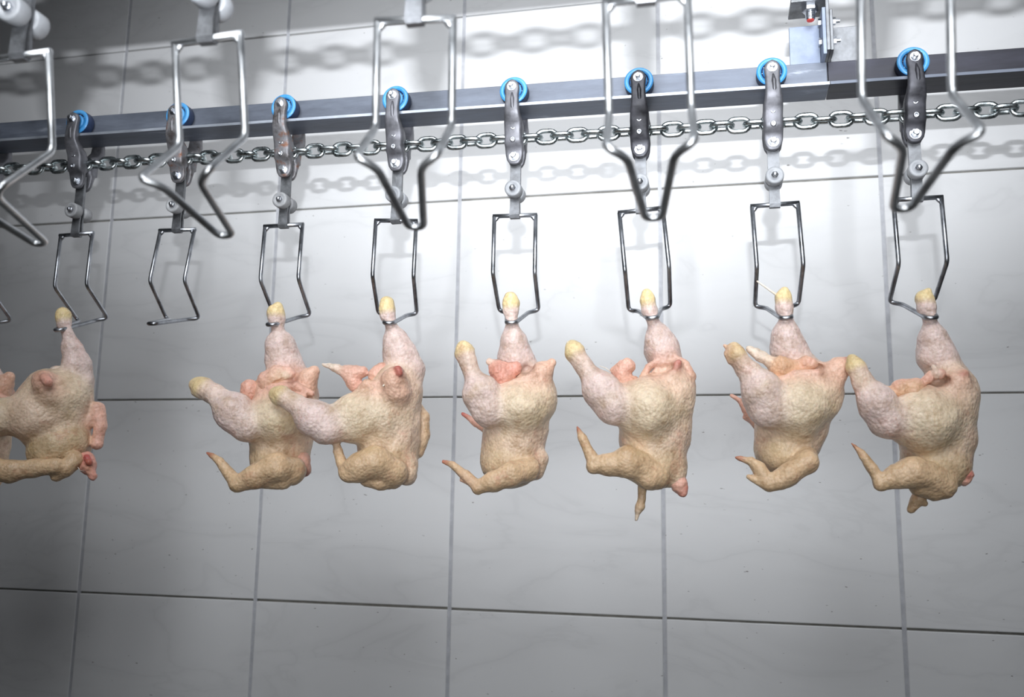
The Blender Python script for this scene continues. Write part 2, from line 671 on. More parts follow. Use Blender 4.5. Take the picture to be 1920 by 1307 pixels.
# ---- trolley (arm pair, wheels, bolts), local origin at the shackle bar
def arm_mesh(side, m):
    s = side
    H = Z_WHEEL
    st = []
    # rounded top around the axle
    for a in (80, 55, 28, 0):
        A = math.radians(a)
        st.append((H + 0.0095 * math.sin(A), 0.0, s * 0.0262, 0.0092 * max(math.cos(A), 0.18), 0.0034))
    st += [(H - 0.010, 0.0, s * 0.0266, 0.0082, 0.0038), (H - 0.020, 0.0002, s * 0.0274, 0.0084, 0.0046),
           (H - 0.029, 0.0004, s * 0.0268, 0.0090, 0.0056), (H - 0.036, 0.0006, s * 0.0225, 0.0102, 0.0070),
           (H - 0.0425, 0.0004, s * 0.0158, 0.0112, 0.0094), (H - 0.049, 0.0, s * 0.0118, 0.0114, 0.0092),
           (H - 0.060, 0.0, s * 0.0106, 0.0110, 0.0090), (H - 0.0675, 0.0, s * 0.0102, 0.0114, 0.0086),
           (H - 0.0700, 0.0, s * 0.0094, 0.0113, 0.0042), (H - 0.079, 0.0, s * 0.0076, 0.0108, 0.0029),
           (H - 0.085, 0.0, s * 0.0074, 0.0094, 0.0027), (H - 0.0895, 0.0, s * 0.0074, 0.0064, 0.0027),
           (H - 0.0912, 0.0, s * 0.0074, 0.0025, 0.0022)]
    st = [(z, x, y, w, t) for z, x, y, w, t in st]
    v, f = loft(st[::-1], 16, 0.42)
    # raised rib down the curved neck
    rib = tube([(0.0006, s * 0.0296, H - 0.008), (0.0012, s * 0.0316, H - 0.016), (0.0016, s * 0.0312, H - 0.026),
                (0.0016, s * 0.0270, H - 0.036)], [0.0012, 0.0026, 0.0026, 0.0012], 8)
    me = mesh('arm', *join([(v, f), rib]), True, m)
    return me


ARM = {}
for key in ('cast', 'cast_dark', 'cast_rust'):
    ARM[key] = (arm_mesh(-1, M[key]), arm_mesh(1, M[key]))


def wheel_meshes(side):
    s = side
    y0, y1 = s * 0.0060, s * 0.0205
    R = 0.0172
    ring = lathe_y([(0.0118, y1 - s * 0.002), (0.0122, y1), (0.0162, y1), (R, y1 - s * 0.0014)], 32)
    tread = lathe_y([(R, y1 - s * 0.0014), (R, y0 + s * 0.001), (R - 0.001, y0), (0.004, y0)], 32)
    groove = lathe_y([(0.0118, y1 - s * 0.002), (0.0112, y1 - s * 0.0035), (0.0098, y1 - s * 0.0035)], 32)
    hub = lathe_y([(0.0098, y1 - s * 0.0035), (0.0098, y1 - s * 0.0006), (0.0086, y1), (0.0, y1)], 32)
    balls = []
    for k in range(9):
        a = 2 * math.pi * k / 9
        balls.append(lathe_y([(0, -0.0007), (0.0006, -0.0004), (0.0007, 0), (0.0006, 0.0004), (0, 0.0007)], 6,
                             0.0105 * math.cos(a), 0.0105 * math.sin(a)))
    balls = shift(join(balls), (0, y1 - s * 0.0032, 0))
    return dict(ring=mesh('wheel', *ring, True, M['blue']), tread=mesh('tread', *tread, True, M['tread']),
                groove=mesh('bearing_groove', *groove, True, M['groove']), hub=mesh('hub', *hub, True, M['blue']),
                balls=mesh('bearing_balls', *balls, True, M['steel']))


WHEEL = {-1: wheel_meshes(-1), 1: wheel_meshes(1)}


def bolt_mesh(r_nut, r_pin, y0, yn, yt, s):
    a = hexnut(r_nut, s * y0, s * yn)
    w_ = lathe_y([(0, s * y0), (r_nut * 1.25, s * y0), (r_nut * 1.25, s * (y0 + 0.0008)), (0, s * (y0 + 0.0008))], 20)
    b = lathe_y([(r_pin, s * y0), (r_pin, s * (yt - 0.0006)), (r_pin * 0.8, s * yt), (0, s * yt)], 14)
    return join([a, w_, b])


AXLE = {s: mesh('axle_nut', *fixed(bolt_mesh(0.0044, 0.0030, 0.0292, 0.0322, 0.0365, s)), False, M['steel']) for s in (-1, 1)}
PINN = {s: mesh('pivot_nut', *fixed(bolt_mesh(0.0050, 0.0036, 0.0100, 0.0134, 0.0172, s)), False, M['steel']) for s in (-1, 1)}


def socket_screw(s):
    b = lathe_y([(0.0034, s * 0.0170), (0.0034, s * 0.0206), (0.0027, s * 0.0212), (0.0015, s * 0.0212),
                 (0.0015, s * 0.0196), (0, s * 0.0196)], 14)
    return fixed(b)


SCREW = {s: mesh('screw', *socket_screw(s), True, M['steel']) for s in (-1, 1)}


def trolley(o, label, key, group):
    root = thing('conveyor_trolley', label, 'trolley', tuple(o), group)
    for s in (-1, 1):
        a = obj('arm', ARM[key][0 if s < 0 else 1], root)
        wv = obj('wheel', WHEEL[s]['ring'], root, (0, 0, Z_WHEEL))
        wv['label'] = 'blue plastic wheel'
        wv.rotation_euler = (0, rnd.uniform(0, 1), 0)
        for k, nm in (('tread', 'tread'), ('groove', 'bearing_groove'), ('hub', 'hub'), ('balls', 'bearing_balls')):
            obj(nm, WHEEL[s][k], wv)
        obj('axle_nut', AXLE[s], root, (0, 0, Z_WHEEL + 0.0005))
        obj('pivot_nut', PINN[s], root, (0, 0, Z_PIN - 0.002))
        for dz in (-0.0480, -0.0635):
            obj('screw', SCREW[s], a, (0, 0, Z_WHEEL + dz))
    return root


# ---- shackle
SA, SH1, SA2, SLN, SH2, STY, SH4 = 0.02548, 0.0729, 0.0249, 0.0485, 0.1072, -0.0136, 0.1369
WR = 0.0026


def wire_mesh(flip, m):
    s = -1 if flip else 1
    B = 0.0135
    left = [(-SA, 0, 0), (-SA, 0, -SH1), (-SA2, s * SLN, -SH2), (-B, s * (SLN - 0.009), -SH2 - 0.0045),
            (-0.0052, s * STY, -SH4)]
    right = [(-p[0], p[1], p[2]) for p in reversed(left)]
    pts = left + right
    rad = [0, 0.006, 0.008, 0.007, 0.006, 0.006, 0.007, 0.008, 0.006, 0]
    return mesh('wire_loop', *tube(round_path(pts, rad, 6), WR, 12), True, m)


def bar_mesh(m):
    a = swap_axis(lathe_y([(0, -SA - WR * 0.7), (WR * 1.05, -SA - WR * 0.7), (WR * 1.05, SA + WR * 0.7), (0, SA + WR * 0.7)], 12), 'x')
    # weld fillets in both corners
    wl = []
    for s in (-1, 1):
        wl.append(tube([(s * (SA - 0.0065), 0, -0.0005), (s * (SA - 0.003), 0, -0.0030), (s * (SA - 0.0006), 0, -0.0075)],
                       [0.0012, 0.0026, 0.0012], 8))
    return mesh('top_bar', *join([fixed(a)] + wl), True, m)


def strap_mesh(m):
    """folded plate: flat tongue between the arms, lower end wrapped round the bar"""
    t = 0.0022
    prof = [(-0.0022, Z_PIN + 0.007), (-0.0022, 0.040), (-0.0042, 0.016), (-0.0046, 0.0), (-0.0030, -0.0038), (0.0030, -0.0038),
            (0.0046, 0.0), (0.0042, 0.016), (0.0022, 0.040), (0.0022, Z_PIN + 0.007)]
    wid = [0.0064, 0.0066, 0.0056, 0.0062, 0.0060, 0.0060, 0.0062, 0.0056, 0.0066, 0.0064]
    V, Fc = [], []
    n = len(prof)
    P = [np.array(p) for p in prof]
    for i in range(n):
        a, b = P[max(i - 1, 0)], P[min(i + 1, n - 1)]
        d = (b - a) / np.linalg.norm(b - a)
        nr = np.array([-d[1], d[0]])
        inn = P[i] + nr * t
        if i in (0, 1, n - 1, n - 2):
            inn = np.array([0.0, P[i][1]])
        for x in (-wid[i], wid[i]):
            V.append((x, P[i][0], P[i][1]))
        for x in (-wid[i], wid[i]):
            V.append((x, inn[0], inn[1]))
    for i in range(n - 1):
        a, b = 4 * i, 4 * (i + 1)
        Fc += [(a, a + 1, b + 1, b), (a + 2, b + 2, b + 3, a + 3), (a, b, b + 2, a + 2), (a + 1, a + 3, b + 3, b + 1)]
    Fc += [(0, 2, 3, 1), (4 * n - 4, 4 * n - 3, 4 * n - 1, 4 * n - 2)]
    return mesh('strap', *fixed((V, Fc)), False, m)


def roller_mesh(s, m):
    return mesh('roller', *fixed(lathe_y([(0.0036, s * 0.0030), (0.0092, s * 0.0030), (0.0102, s * 0.0042), (0.0102, s * 0.0148),
                                          (0.0094, s * 0.0160), (0.0068, s * 0.0162), (0.0054, s * 0.0150), (0.0034, s * 0.0150)], 26)), True, m)


def axpin_mesh(s):
    return mesh('roller_pin', *fixed(join([lathe_y([(0, s * 0.003), (0.0024, s * 0.003), (0.0024, s * 0.0205), (0.0017, s * 0.0214), (0, s * 0.0214)], 14),
                                           hexnut(0.0040, s * 0.0146, s * 0.0178)])), True, M['steel'])


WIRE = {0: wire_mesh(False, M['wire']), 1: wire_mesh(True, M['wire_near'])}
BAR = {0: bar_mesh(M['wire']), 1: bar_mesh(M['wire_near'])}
STRAP = strap_mesh(M['strap'])
ROLL = {(s, k): roller_mesh(s, M[k]) for s in (-1, 1) for k in ('nylon', 'nylon_grey')}
PIN = {s: axpin_mesh(s) for s in (-1, 1)}


def shackle(o, yaw, pit, rol, near, label, group, rk):
    root = thing('shackle', label, 'shackle', tuple(o), group)
    st = obj('strap', STRAP, root)
    for s in (-1, 1):
        r_ = obj('roller', ROLL[(s, rk)], root, (0, 0, Z_ROLL))
        r_['label'] = 'white nylon roller' if rk == 'nylon' else 'grey nylon roller'
        obj('roller_pin', PIN[s], r_)
    # yaw * roll * pitch, the swing of the wire about its bar
    R = Matrix.Rotation(yaw, 4, 'Z') @ Matrix.Rotation(-rol, 4, 'Y') @ Matrix.Rotation(pit, 4, 'X')
    for nm, me in (('top_bar', BAR[near]), ('wire_loop', WIRE[near])):
        c = obj(nm, me, root)
        c.rotation_mode = 'QUATERNION'
        c.rotation_quaternion = R.to_quaternion()
    s = -1 if near else 1
    return np.array(o) + np.array(R @ Vector((0, s * (STY + 0.012), -SH4 + 0.004)))


ANG = [(-.0427, -.044, .0106), (-.0164, -.1607, -.0217), (.052, -.0899, .0152), (.1856, -.0806, -.0041), (.0654, -.036, -.0003),
       (.0839, -.0845, .0859), (.068, -.0337, .0432), (.0897, .0333, .0385)]
ANGN = [(-.0439, .1627, .0133), (-.0108, .1253, .0469), (.1194, .0779, .0012), (.043, .1002, .0218), (.082, .1442, .0057)]
ORD = ['leftmost', 'second from left', 'third from left', 'fourth from left', 'fifth from left', 'sixth from left',
       'seventh from left', 'eighth from left']
HANG = {}
TK = {-1: 'cast', 0: 'cast', 1: 'cast_rust', 2: 'cast_rust', 3: 'cast', 4: 'cast', 5: 'cast_dark', 6: 'cast', 7: 'cast_dark', 8: 'cast_dark'}
TL = {-1: 'cast trolley cut off by the left edge of the picture, wheel on the far rail',
      0: 'grey cast trolley on the far rail above the carcass shown from its back',
      1: 'dirty whitish cast trolley on the far rail above the empty shackle',
      2: 'rust-stained cast trolley on the far rail, third blue wheel from left',
      3: 'cast trolley on the far rail behind the centre-left front shackle',
      4: 'clean grey cast trolley standing free in the middle of the far rail',
      5: 'blackened cast trolley on the far rail right of the middle',
      6: 'pale cast trolley on the far rail just left of the rail joint',
      7: 'cast trolley on the dark rail length at the right, wheel seen beside front wire',
      8: 'cast trolley beyond the right edge of the picture on the dark rail'}
SLB = {-1: 'wire shackle cut off by the left edge of the picture',
       0: 'wire shackle holding the carcass shown from its back at far left',
       1: 'empty wire shackle with no carcass on the far line',
       2: 'wire shackle on the far line under the rust-stained trolley',
       3: 'wire shackle on the far line under the front shackle left of the middle',
       4: 'wire shackle hanging free in the middle of the far line',
       5: 'wire shackle on the far line under the blackened trolley',
       6: 'wire shackle on the far line next to the rail joint, second from right',
       7: 'rightmost wire shackle on the far line, under the dark rail',
       8: 'wire shackle beyond the right edge of the picture'}
for i in range(-1, 9):
    o = FAR.org(i - 4)
    trolley(o, TL[i], TK[i], 'trolleys on the far rail')
    a = ANG[i] if 0 <= i <= 7 else ((-.04, -.05, 0) if i < 0 else (.08, 0, .03))
    HANG[i] = shackle(o, *a, 0, SLB[i], 'wire shackles of the far line', 'nylon_grey' if i in (-1, 0, 1, 2) else 'nylon')
NLB = ['large blurred wire shackle at the left edge in front', 'large front wire shackle second from left, white rollers above',
       'large front wire shackle left of the middle', 'large front wire shackle right of the middle',
       'large front wire shackle at the right, over the dark rail']
for j in range(5):
    o = NEAR.org(j - 2)
    trolley(o, 'cast trolley of the front line above the picture, ' + ORD[j], 'cast', 'trolleys on the front rail')
    shackle(o, *ANGN[j], 1, NLB[j], 'wire shackles of the front line', 'nylon')


# ------------------------------------------------------------------ rail hanger with its threaded rod
def rail_hanger():
    p = FAR.at(1.2056)
    base = (p[0], p[1], p[2] + Z_WEBTOP)
    root = thing('rail_hanger', 'bolted steel bracket holding the rail joint up, with red-tipped threaded rod', 'bracket', base)

    def P(nm, vf, m, par=root, lab=None):
        o = obj(nm, mesh(nm, *vf, False, m), par)
        if lab:
            o['label'] = lab
        return o
    P('plate', bevel_box(-0.0165, 0.001, 0.024, 0.034, 0.004, 0.0485, 0.0006), M['plate'], lab='pale blue-grey plate')
    fl = P('flange_plate', bevel_box(0.0030, 0.0, 0.0285, 0.004, 0.050, 0.057, 0.0006), M['plate'])
    P('upright', bevel_box(0.0072, -0.002, 0.105, 0.004, 0.044, 0.20, 0.0006), M['strap'])
    fr = P('counter_plate', bevel_box(0.0112, 0.0, 0.0300, 0.0036, 0.046, 0.050, 0.0006), M['strap'])
    P('far_plate', bevel_box(0.0290, 0.003, 0.022, 0.034, 0.004, 0.044, 0.0006), M['strap'])
    for (dy, dz) in ((-0.014, 0.044), (-0.014, 0.020), (0.014, 0.044), (0.014, 0.020)):
        h = swap_axis(hexnut(0.0046, 0, -0.0034), 'x')
        P('bolt_head', fixed(shift(h, (0.0010, dy, dz))), M['steel'], fl)
        n_ = swap_axis(join([hexnut(0.0046, 0, 0.0038), lathe_y([(0, 0), (0.0025, 0), (0.0025, 0.0085), (0, 0.0085)], 10)]), 'x')
        P('nut', fixed(shift(n_, (0.0130, dy, dz))), M['steel'], fr)
    # horizontal shelf with the rod, its washer, nut and red end
    P('shelf', bevel_box(-0.0135, -0.004, 0.0690, 0.038, 0.040, 0.004, 0.0006), M['strap'])
    rod = swap_axis(lathe_y([(0, 0.0500), (0.0046, 0.0500), (0.0052, 0.0515), (0.0052, 0.155), (0, 0.155)], 18), 'z')
    rd = P('threaded_rod', fixed(shift(rod, (-0.010, -0.010, 0))), M['steel'])
    for k in range(7):
        z = 0.0522 + k * 0.0016
        ring = swap_axis(lathe_y([(0.0051, z - 0.0006), (0.0057, z), (0.0051, z + 0.0006)], 18), 'z')
        P('thread', shift(ring, (-0.010, -0.010, 0)), M['steel'], rd)
    tip = swap_axis(lathe_y([(0, 0.0492), (0.0040, 0.0494), (0.0047, 0.0506), (0, 0.0506)], 18), 'z')
    P('rod_tip', fixed(shift(tip, (-0.010, -0.010, 0))), M['red'], rd, 'red painted rod end')
    nt_ = swap_axis(hexnut(0.0092, 0.0600, 0.0670), 'z')
    P('nut', fixed(shift(nt_, (-0.010, -0.010, 0))), M['steel'], rd)


rail_hanger()

# ------------------------------------------------------------------ chicken carcasses
SKIN = {
    'cream': srgb(232, 206, 184), 'thigh': srgb(228, 209, 182), 'lilac': srgb(226, 204, 198), 'yellow': srgb(228, 206, 158),
    'low': srgb(204, 180, 146), 'wing': srgb(212, 182, 148), 'pink': srgb(232, 186, 168), 'red': srgb(168, 52, 54),
    'flesh': srgb(222, 162, 146), 'tail': srgb(226, 186, 164), 'white': srgb(232, 216, 200), 'dark': srgb(120, 58, 50),
    'rose': srgb(226, 178, 160), 'orange': srgb(226, 182, 148)}


def surface_nets(D, org, h):
    """naive surface nets of the zero level of D"""
    nx, ny, nz = D.shape
    inside = D < 0
    c = np.zeros((nx - 1, ny - 1, nz - 1), int)
    for dx in (0, 1):
        for dy in (0, 1):
            for dz in (0, 1):
                c += inside[dx:nx - 1 + dx, dy:ny - 1 + dy, dz:nz - 1 + dz]
    act = (c > 0) & (c < 8)
    ids = -np.ones(act.shape, int)
    cells = np.argwhere(act)
    ids[act] = np.arange(len(cells))
    acc = np.zeros((len(cells), 3))
    cnt = np.zeros(len(cells))
    corners = [(a, b, e) for a in (0, 1) for b in (0, 1) for e in (0, 1)]
    for p in corners:
        for ax in range(3):
            if p[ax] == 0:
                q = list(p)
                q[ax] = 1
                va = D[cells[:, 0] + p[0], cells[:, 1] + p[1], cells[:, 2] + p[2]]
                vb = D[cells[:, 0] + q[0], cells[:, 1] + q[1], cells[:, 2] + q[2]]
                cr = (va < 0) != (vb < 0)
                t = np.where(cr, va / np.where(cr, va - vb, 1), 0)
                pos = np.repeat(np.array(p, float)[None], len(cells), 0)
                pos[:, ax] += t
                acc[cr] += pos[cr]
                cnt[cr] += 1
    V = org + h * (cells + acc / cnt[:, None])
    F = []
    for ax in range(3):
        b, e = (ax + 1) % 3, (ax + 2) % 3
        sl0 = [slice(None)] * 3
        sl1 = [slice(None)] * 3
        sl0[ax] = slice(0, -1)
        sl1[ax] = slice(1, None)
        ch = inside[tuple(sl0)] != inside[tuple(sl1)]
        first = inside[tuple(sl0)]
        E = np.argwhere(ch)
        ok = (E[:, b] > 0) & (E[:, e] > 0) & (E[:, b] < D.shape[b] - 1) & (E[:, e] < D.shape[e] - 1)
        E = E[ok]
        fl = first[E[:, 0], E[:, 1], E[:, 2]]

        def idx(db, de):
            q = E.copy()
            q[:, b] += db
            q[:, e] += de
            return ids[q[:, 0], q[:, 1], q[:, 2]]
        quad = np.stack([idx(-1, -1), idx(0, -1), idx(0, 0), idx(-1, 0)], 1)
        quad[~fl] = quad[~fl][:, ::-1]
        F.append(quad)
    return V, np.concatenate(F)


def build_skin(prims, y0, name, h=0.0017, seed=0, amp=1.0):
    """prims in photo units (pixels at the hang point), turned into metres at depth y0 + dy"""
    a0 = prims[0][3][0] if prims[0][0] == 'c' else prims[0][3]
    base = at_y(a0[0], a0[1], y0)
    s = float(np.dot(base - CAM, fw)) / F_PX
    pt = lambda p: at_y(p[0], p[1], y0 + p[2] * s)
    items = []
    lo, hi = np.full(3, 1e9), np.full(3, -1e9)
    for pr in prims:
        if pr[1] == 'thigh' and pr[0] == 'c':
            pr = ('c', 'thigh', 13, [(q[0], q[1], q[2] + 9, q[3] * 0.93) for q in pr[3]])
        if pr[0] == 'c':
            chn = [(pt(q), q[3] * s) for q in pr[3]]
            for P_, r_ in chn:
                lo = np.minimum(lo, P_ - r_)
                hi = np.maximum(hi, P_ + r_)
            items.append(('c', pr[1], pr[2] * s, chn))
        else:
            P_ = pt(pr[3])
            R_ = np.array(pr[4]) * s
            if pr[0] == 'e':
                lo = np.minimum(lo, P_ - R_.max())
                hi = np.maximum(hi, P_ + R_.max())
            items.append((pr[0], pr[1], pr[2] * s, P_, R_, math.radians(pr[5]) if len(pr) > 5 else 0.0))
    lo -= 3 * h
    hi += 3 * h
    n = np.ceil((hi - lo) / h).astype(int) + 1
    ax = [lo[k] + h * np.arange(n[k]) for k in range(3)]

    def evalitem(it, X, Y, Z):
        if it[0] == 'c':
            d = None
            for (A, ra), (B, rb) in zip(it[3][:-1], it[3][1:]):
                ab = B - A
                L2 = max(float(ab @ ab), 1e-12)
                t = np.clip(((X - A[0]) * ab[0] + (Y - A[1]) * ab[1] + (Z - A[2]) * ab[2]) / L2, 0, 1)
                q = np.sqrt((X - A[0] - t * ab[0]) ** 2 + (Y - A[1] - t * ab[1]) ** 2 + (Z - A[2] - t * ab[2]) ** 2) - (ra + t * (rb - ra))
                if d is None:
                    d = q
                else:
                    kk = 0.35 * min(ra, rb) + 1e-4
                    hh = np.maximum(kk - np.abs(d - q), 0) / kk
                    d = np.minimum(d, q) - hh * hh * kk * 0.25
            return d
        P_, R_, an = it[3], it[4], it[5]
        ca, sa = math.cos(an), math.sin(an)
        ex = ca * rt + sa * up
        ey = -sa * rt + ca * up
        u = ((X - P_[0]) * ex[0] + (Y - P_[1]) * ex[1] + (Z - P_[2]) * ex[2])
        v = ((X - P_[0]) * ey[0] + (Y - P_[1]) * ey[1] + (Z - P_[2]) * ey[2])
        w_ = ((X - P_[0]) * fw[0] + (Y - P_[1]) * fw[1] + (Z - P_[2]) * fw[2])
        k0 = np.sqrt((u / R_[0]) ** 2 + (v / R_[1]) ** 2 + (w_ / R_[2]) ** 2)
        k1 = np.sqrt((u / R_[0] ** 2) ** 2 + (v / R_[1] ** 2) ** 2 + (w_ / R_[2] ** 2) ** 2) + 1e-9
        return k0 * (k0 - 1) / k1
    X, Y, Z = np.meshgrid(*ax, indexing='ij')
    X = X.astype(np.float32)
    Y = Y.astype(np.float32)
    Z = Z.astype(np.float32)
    D = None
    for it in items:
        d = evalitem(it, X, Y, Z)
        k = max(it[2], 1e-4)
        if D is None:
            D = d
        elif it[0] == '-':
            hh = np.maximum(k - np.abs(-D - d), 0) / k
            D = np.maximum(D, -d) + hh * hh * k * 0.25
        else:
            hh = np.maximum(k - np.abs(D - d), 0) / k
            D = np.minimum(D, d) - hh * hh * k * 0.25
    V, Fq = surface_nets(D.astype(np.float64), lo, h)
    # colours: soft nearest primitive
    W = np.zeros(len(V))
    Cc = np.zeros((len(V), 3))
    Dv = []
    for it in items:
        d = evalitem(it, V[:, 0], V[:, 1], V[:, 2])
        if it[0] == '-':
            d = np.abs(d) - 0.001
        if it[0] == 'c' and isinstance(it[1], tuple):
            # colour runs along the chain: (c0, c1)
            A, B = it[3][0][0], it[3][-1][0]
            ab = B - A
            t = np.clip(((V - A) @ ab) / (ab @ ab), 0, 1)
            t = np.clip((t - 0.30) / 0.25, 0, 1)[:, None]
            col = np.array(SKIN[it[1][0]][:3]) * (1 - t) + np.array(SKIN[it[1][1]][:3]) * t
        else:
            col = np.array(SKIN[it[1]][:3])[None]
        ww = np.exp(-np.clip(d, -0.004, 1) / (0.0016 if it[1] in ('red', 'dark', 'white') else 0.0042))
        W += ww
        Cc += ww[:, None] * col
    Cc /= W[:, None]
    # low relief: folds and slack skin
    org = V.mean(0)
    nrm = np.zeros_like(V)
    e1 = V[Fq[:, 1]] - V[Fq[:, 0]]
    e2 = V[Fq[:, 2]] - V[Fq[:, 0]]
    fn = np.cross(e1, e2)
    for k in range(4):
        np.add.at(nrm, Fq[:, k], fn)
    nrm /= np.linalg.norm(nrm, axis=1)[:, None] + 1e-12
    so = seed * 3.7
    disp = np.empty(len(V))
    for q in range(len(V)):
        x, y, z = V[q]
        a = noise.noise((x * 55 + so, y * 55, z * 55))
        b = noise.noise((x * 120 + z * 60 + so, y * 120, z * 210 - x * 60))
        c_ = noise.noise((x * 300, y * 300 + so, z * 300))
        disp[q] = 0.0015 * a + 0.00055 * (1 - abs(b) * 2.2) * max(0.0, a + 0.35) + 0.00018 * c_
    V = V + nrm * (disp * amp)[:, None]
    me = bpy.data.meshes.new(name)
    Vl = V - base
    me.from_pydata(Vl.tolist(), [], Fq.tolist())
    me.polygons.foreach_set('use_smooth', [True] * len(me.polygons))
    at = me.color_attributes.new('skin', 'FLOAT_COLOR', 'POINT')
    at.data.foreach_set('color', np.concatenate([Cc, np.ones((len(V), 1))], 1).astype(np.float32).ravel())
    me.materials.append(M['skin'])
    me.update()
    return me, base


def E_(col, k, px, py, dy, rx, ry, rz, ang=0):
    return ('e', col, k, (px, py, dy), (rx, ry, rz), ang)


def K_(col, k, *pts):
    return ('c', col, k, list(pts))


def X_(col, k, px, py, dy, rx, ry, rz, ang=0):
    return ('-', col, k, (px, py, dy), (rx, ry, rz), ang)


BIRDS = {}
# i = 4: the carcass in the middle
BIRDS[4] = dict(
    body=[K_(('yellow', 'lilac'), 1, (957, 560, 0, 12), (958, 568, 0, 15), (958, 582, 0, 13.5), (960, 603, 0, 9.5)),
          K_('lilac', 6, (960, 603, 0, 9.5), (963, 640, 10, 24), (966, 668, 20, 31), (985, 697, 28, 28)),
          E_('cream', 14, 966, 815, 18, 60, 100, 60, -10), E_('cream', 16, 1000, 735, 12, 40, 46, 48), E_('low', 14, 958, 868, 14, 53, 44, 54),
          K_('thigh', 7, (922, 768, -42, 34), (972, 764, -30, 50), (1000, 752, -10, 46)),
          K_('lilac', 8, (917, 768, -46, 33), (902, 738, -50, 34), (885, 698, -52, 15), (879, 680, -52, 16)),
          K_(('yellow', 'cream'), 4, (868, 650, -52, 11), (871, 660, -52, 17), (880, 684, -52, 14)),
          K_('tail', 10, (1000, 725, -6, 28), (1018, 697, -8, 20), (1034, 681, -8, 8)),
          K_('cream', 9, (1010, 860, 10, 18), (1004, 884, 6, 17)),
          K_('wing', 3.5, (990, 880, -18, 22), (960, 888, -52, 21), (925, 904, -62, 17), (896, 914, -66, 12)),
          K_('wing', 3, (896, 914, -66, 12), (872, 892, -64, 9), (848, 872, -60, 6), (838, 868, -58, 4.5)),
          K_('red', 2, (838, 868, -58, 4.5), (831, 866, -58, 3)), K_('rose', 2, (886, 908, -66, 6), (864, 901, -66, 3)),
          K_('rose', 4, (915, 806, 55, 10), (893, 792, 62, 8), (876, 781, 62, 5)), K_('red', 2, (874, 780, 62, 5), (868, 776, 62, 4)),
          X_('dark', 5, 988, 690, -18, 13, 9, 22, 15)],
    flap=[K_('flesh', 5, (945, 706, -16, 20), (938, 694, -18, 18), (965, 692, -12, 12)), K_('white', 3, (938, 688, -22, 6), (918, 678, -26, 3)),
          K_('pink', 3, (926, 692, -8, 4), (917, 674, -8, 2.4))], neck=None)
BIRDS[5] = dict(
    body=[K_(('yellow', 'lilac'), 1, (1212, 551, 0, 10), (1214, 562, 0, 15), (1217, 582, 0, 14.5), (1224, 603, 0, 9.5)),
          K_('lilac', 6, (1224, 603, 0, 9.5), (1234, 632, 10, 23), (1241, 655, 20, 31), (1252, 692, 30, 32)),
          E_('cream', 14, 1228, 806, 16, 66, 98, 60, -6), E_('cream', 16, 1258, 735, 12, 45, 56, 50), E_('low', 14, 1228, 868, 14, 56, 46, 54),
          K_('thigh', 8, (1160, 762, -42, 37), (1212, 766, -30, 60), (1246, 752, -8, 50)),
          K_('lilac', 8, (1152, 760, -46, 37), (1128, 733, -50, 34), (1099, 693, -52, 17), (1092, 682, -52, 17)),
          K_(('yellow', 'cream'), 4, (1072, 649, -52, 11), (1077, 659, -52, 18), (1096, 690, -52, 15)),
          K_('tail', 10, (1254, 735, -8, 26), (1262, 702, -12, 19), (1271, 685, -14, 10)), K_('red', 3, (1266, 690, -24, 9), (1273, 680, -24, 7)),
          K_('cream', 10, (1262, 868, 10, 22), (1264, 892, 6, 20)),
          K_('wing', 3.5, (1232, 890, -18, 26), (1178, 866, -52, 27), (1140, 872, -60, 20), (1114, 874, -64, 14)),
          K_('wing', 3.5, (1190, 880, -40, 22), (1216, 894, -34, 22), (1236, 898, -18, 18)),
          K_('wing', 3, (1116, 874, -64, 13), (1106, 852, -62, 10), (1092, 820, -60, 7), (1086, 808, -58, 4.5)),
          K_('red', 2, (1085, 806, -58, 4), (1082, 800, -58, 2.5)),
          K_('wing', 3, (1205, 910, -2, 9), (1204, 935, -2, 7), (1200, 950, -2, 9), (1197, 957, -2, 7)), K_('white', 2, (1197, 957, -2, 5), (1193, 976, -2, 3)),
          X_('flesh', 4, 1240, 692, -26, 24, 11, 22, 18),
          K_('rose', 3, (1203, 708, -14, 6), (1216, 688, -8, 6), (1238, 673, -3, 6), (1262, 668, 0, 6), (1284, 684, 0, 8), (1292, 705, 0, 12))],
    flap=[K_('pink', 5, (1165, 702, -26, 18), (1176, 690, -26, 14), (1150, 696, -28, 9)), K_('flesh', 4, (1190, 712, -30, 10), (1150, 716, -34, 8))],
    neck=[K_('rose', 4, (1264, 893, 2, 15), (1274, 910, 0, 14), (1280, 922, 0, 12)), K_('red', 3, (1280, 926, -2, 7), (1286, 915, -2, 6))])
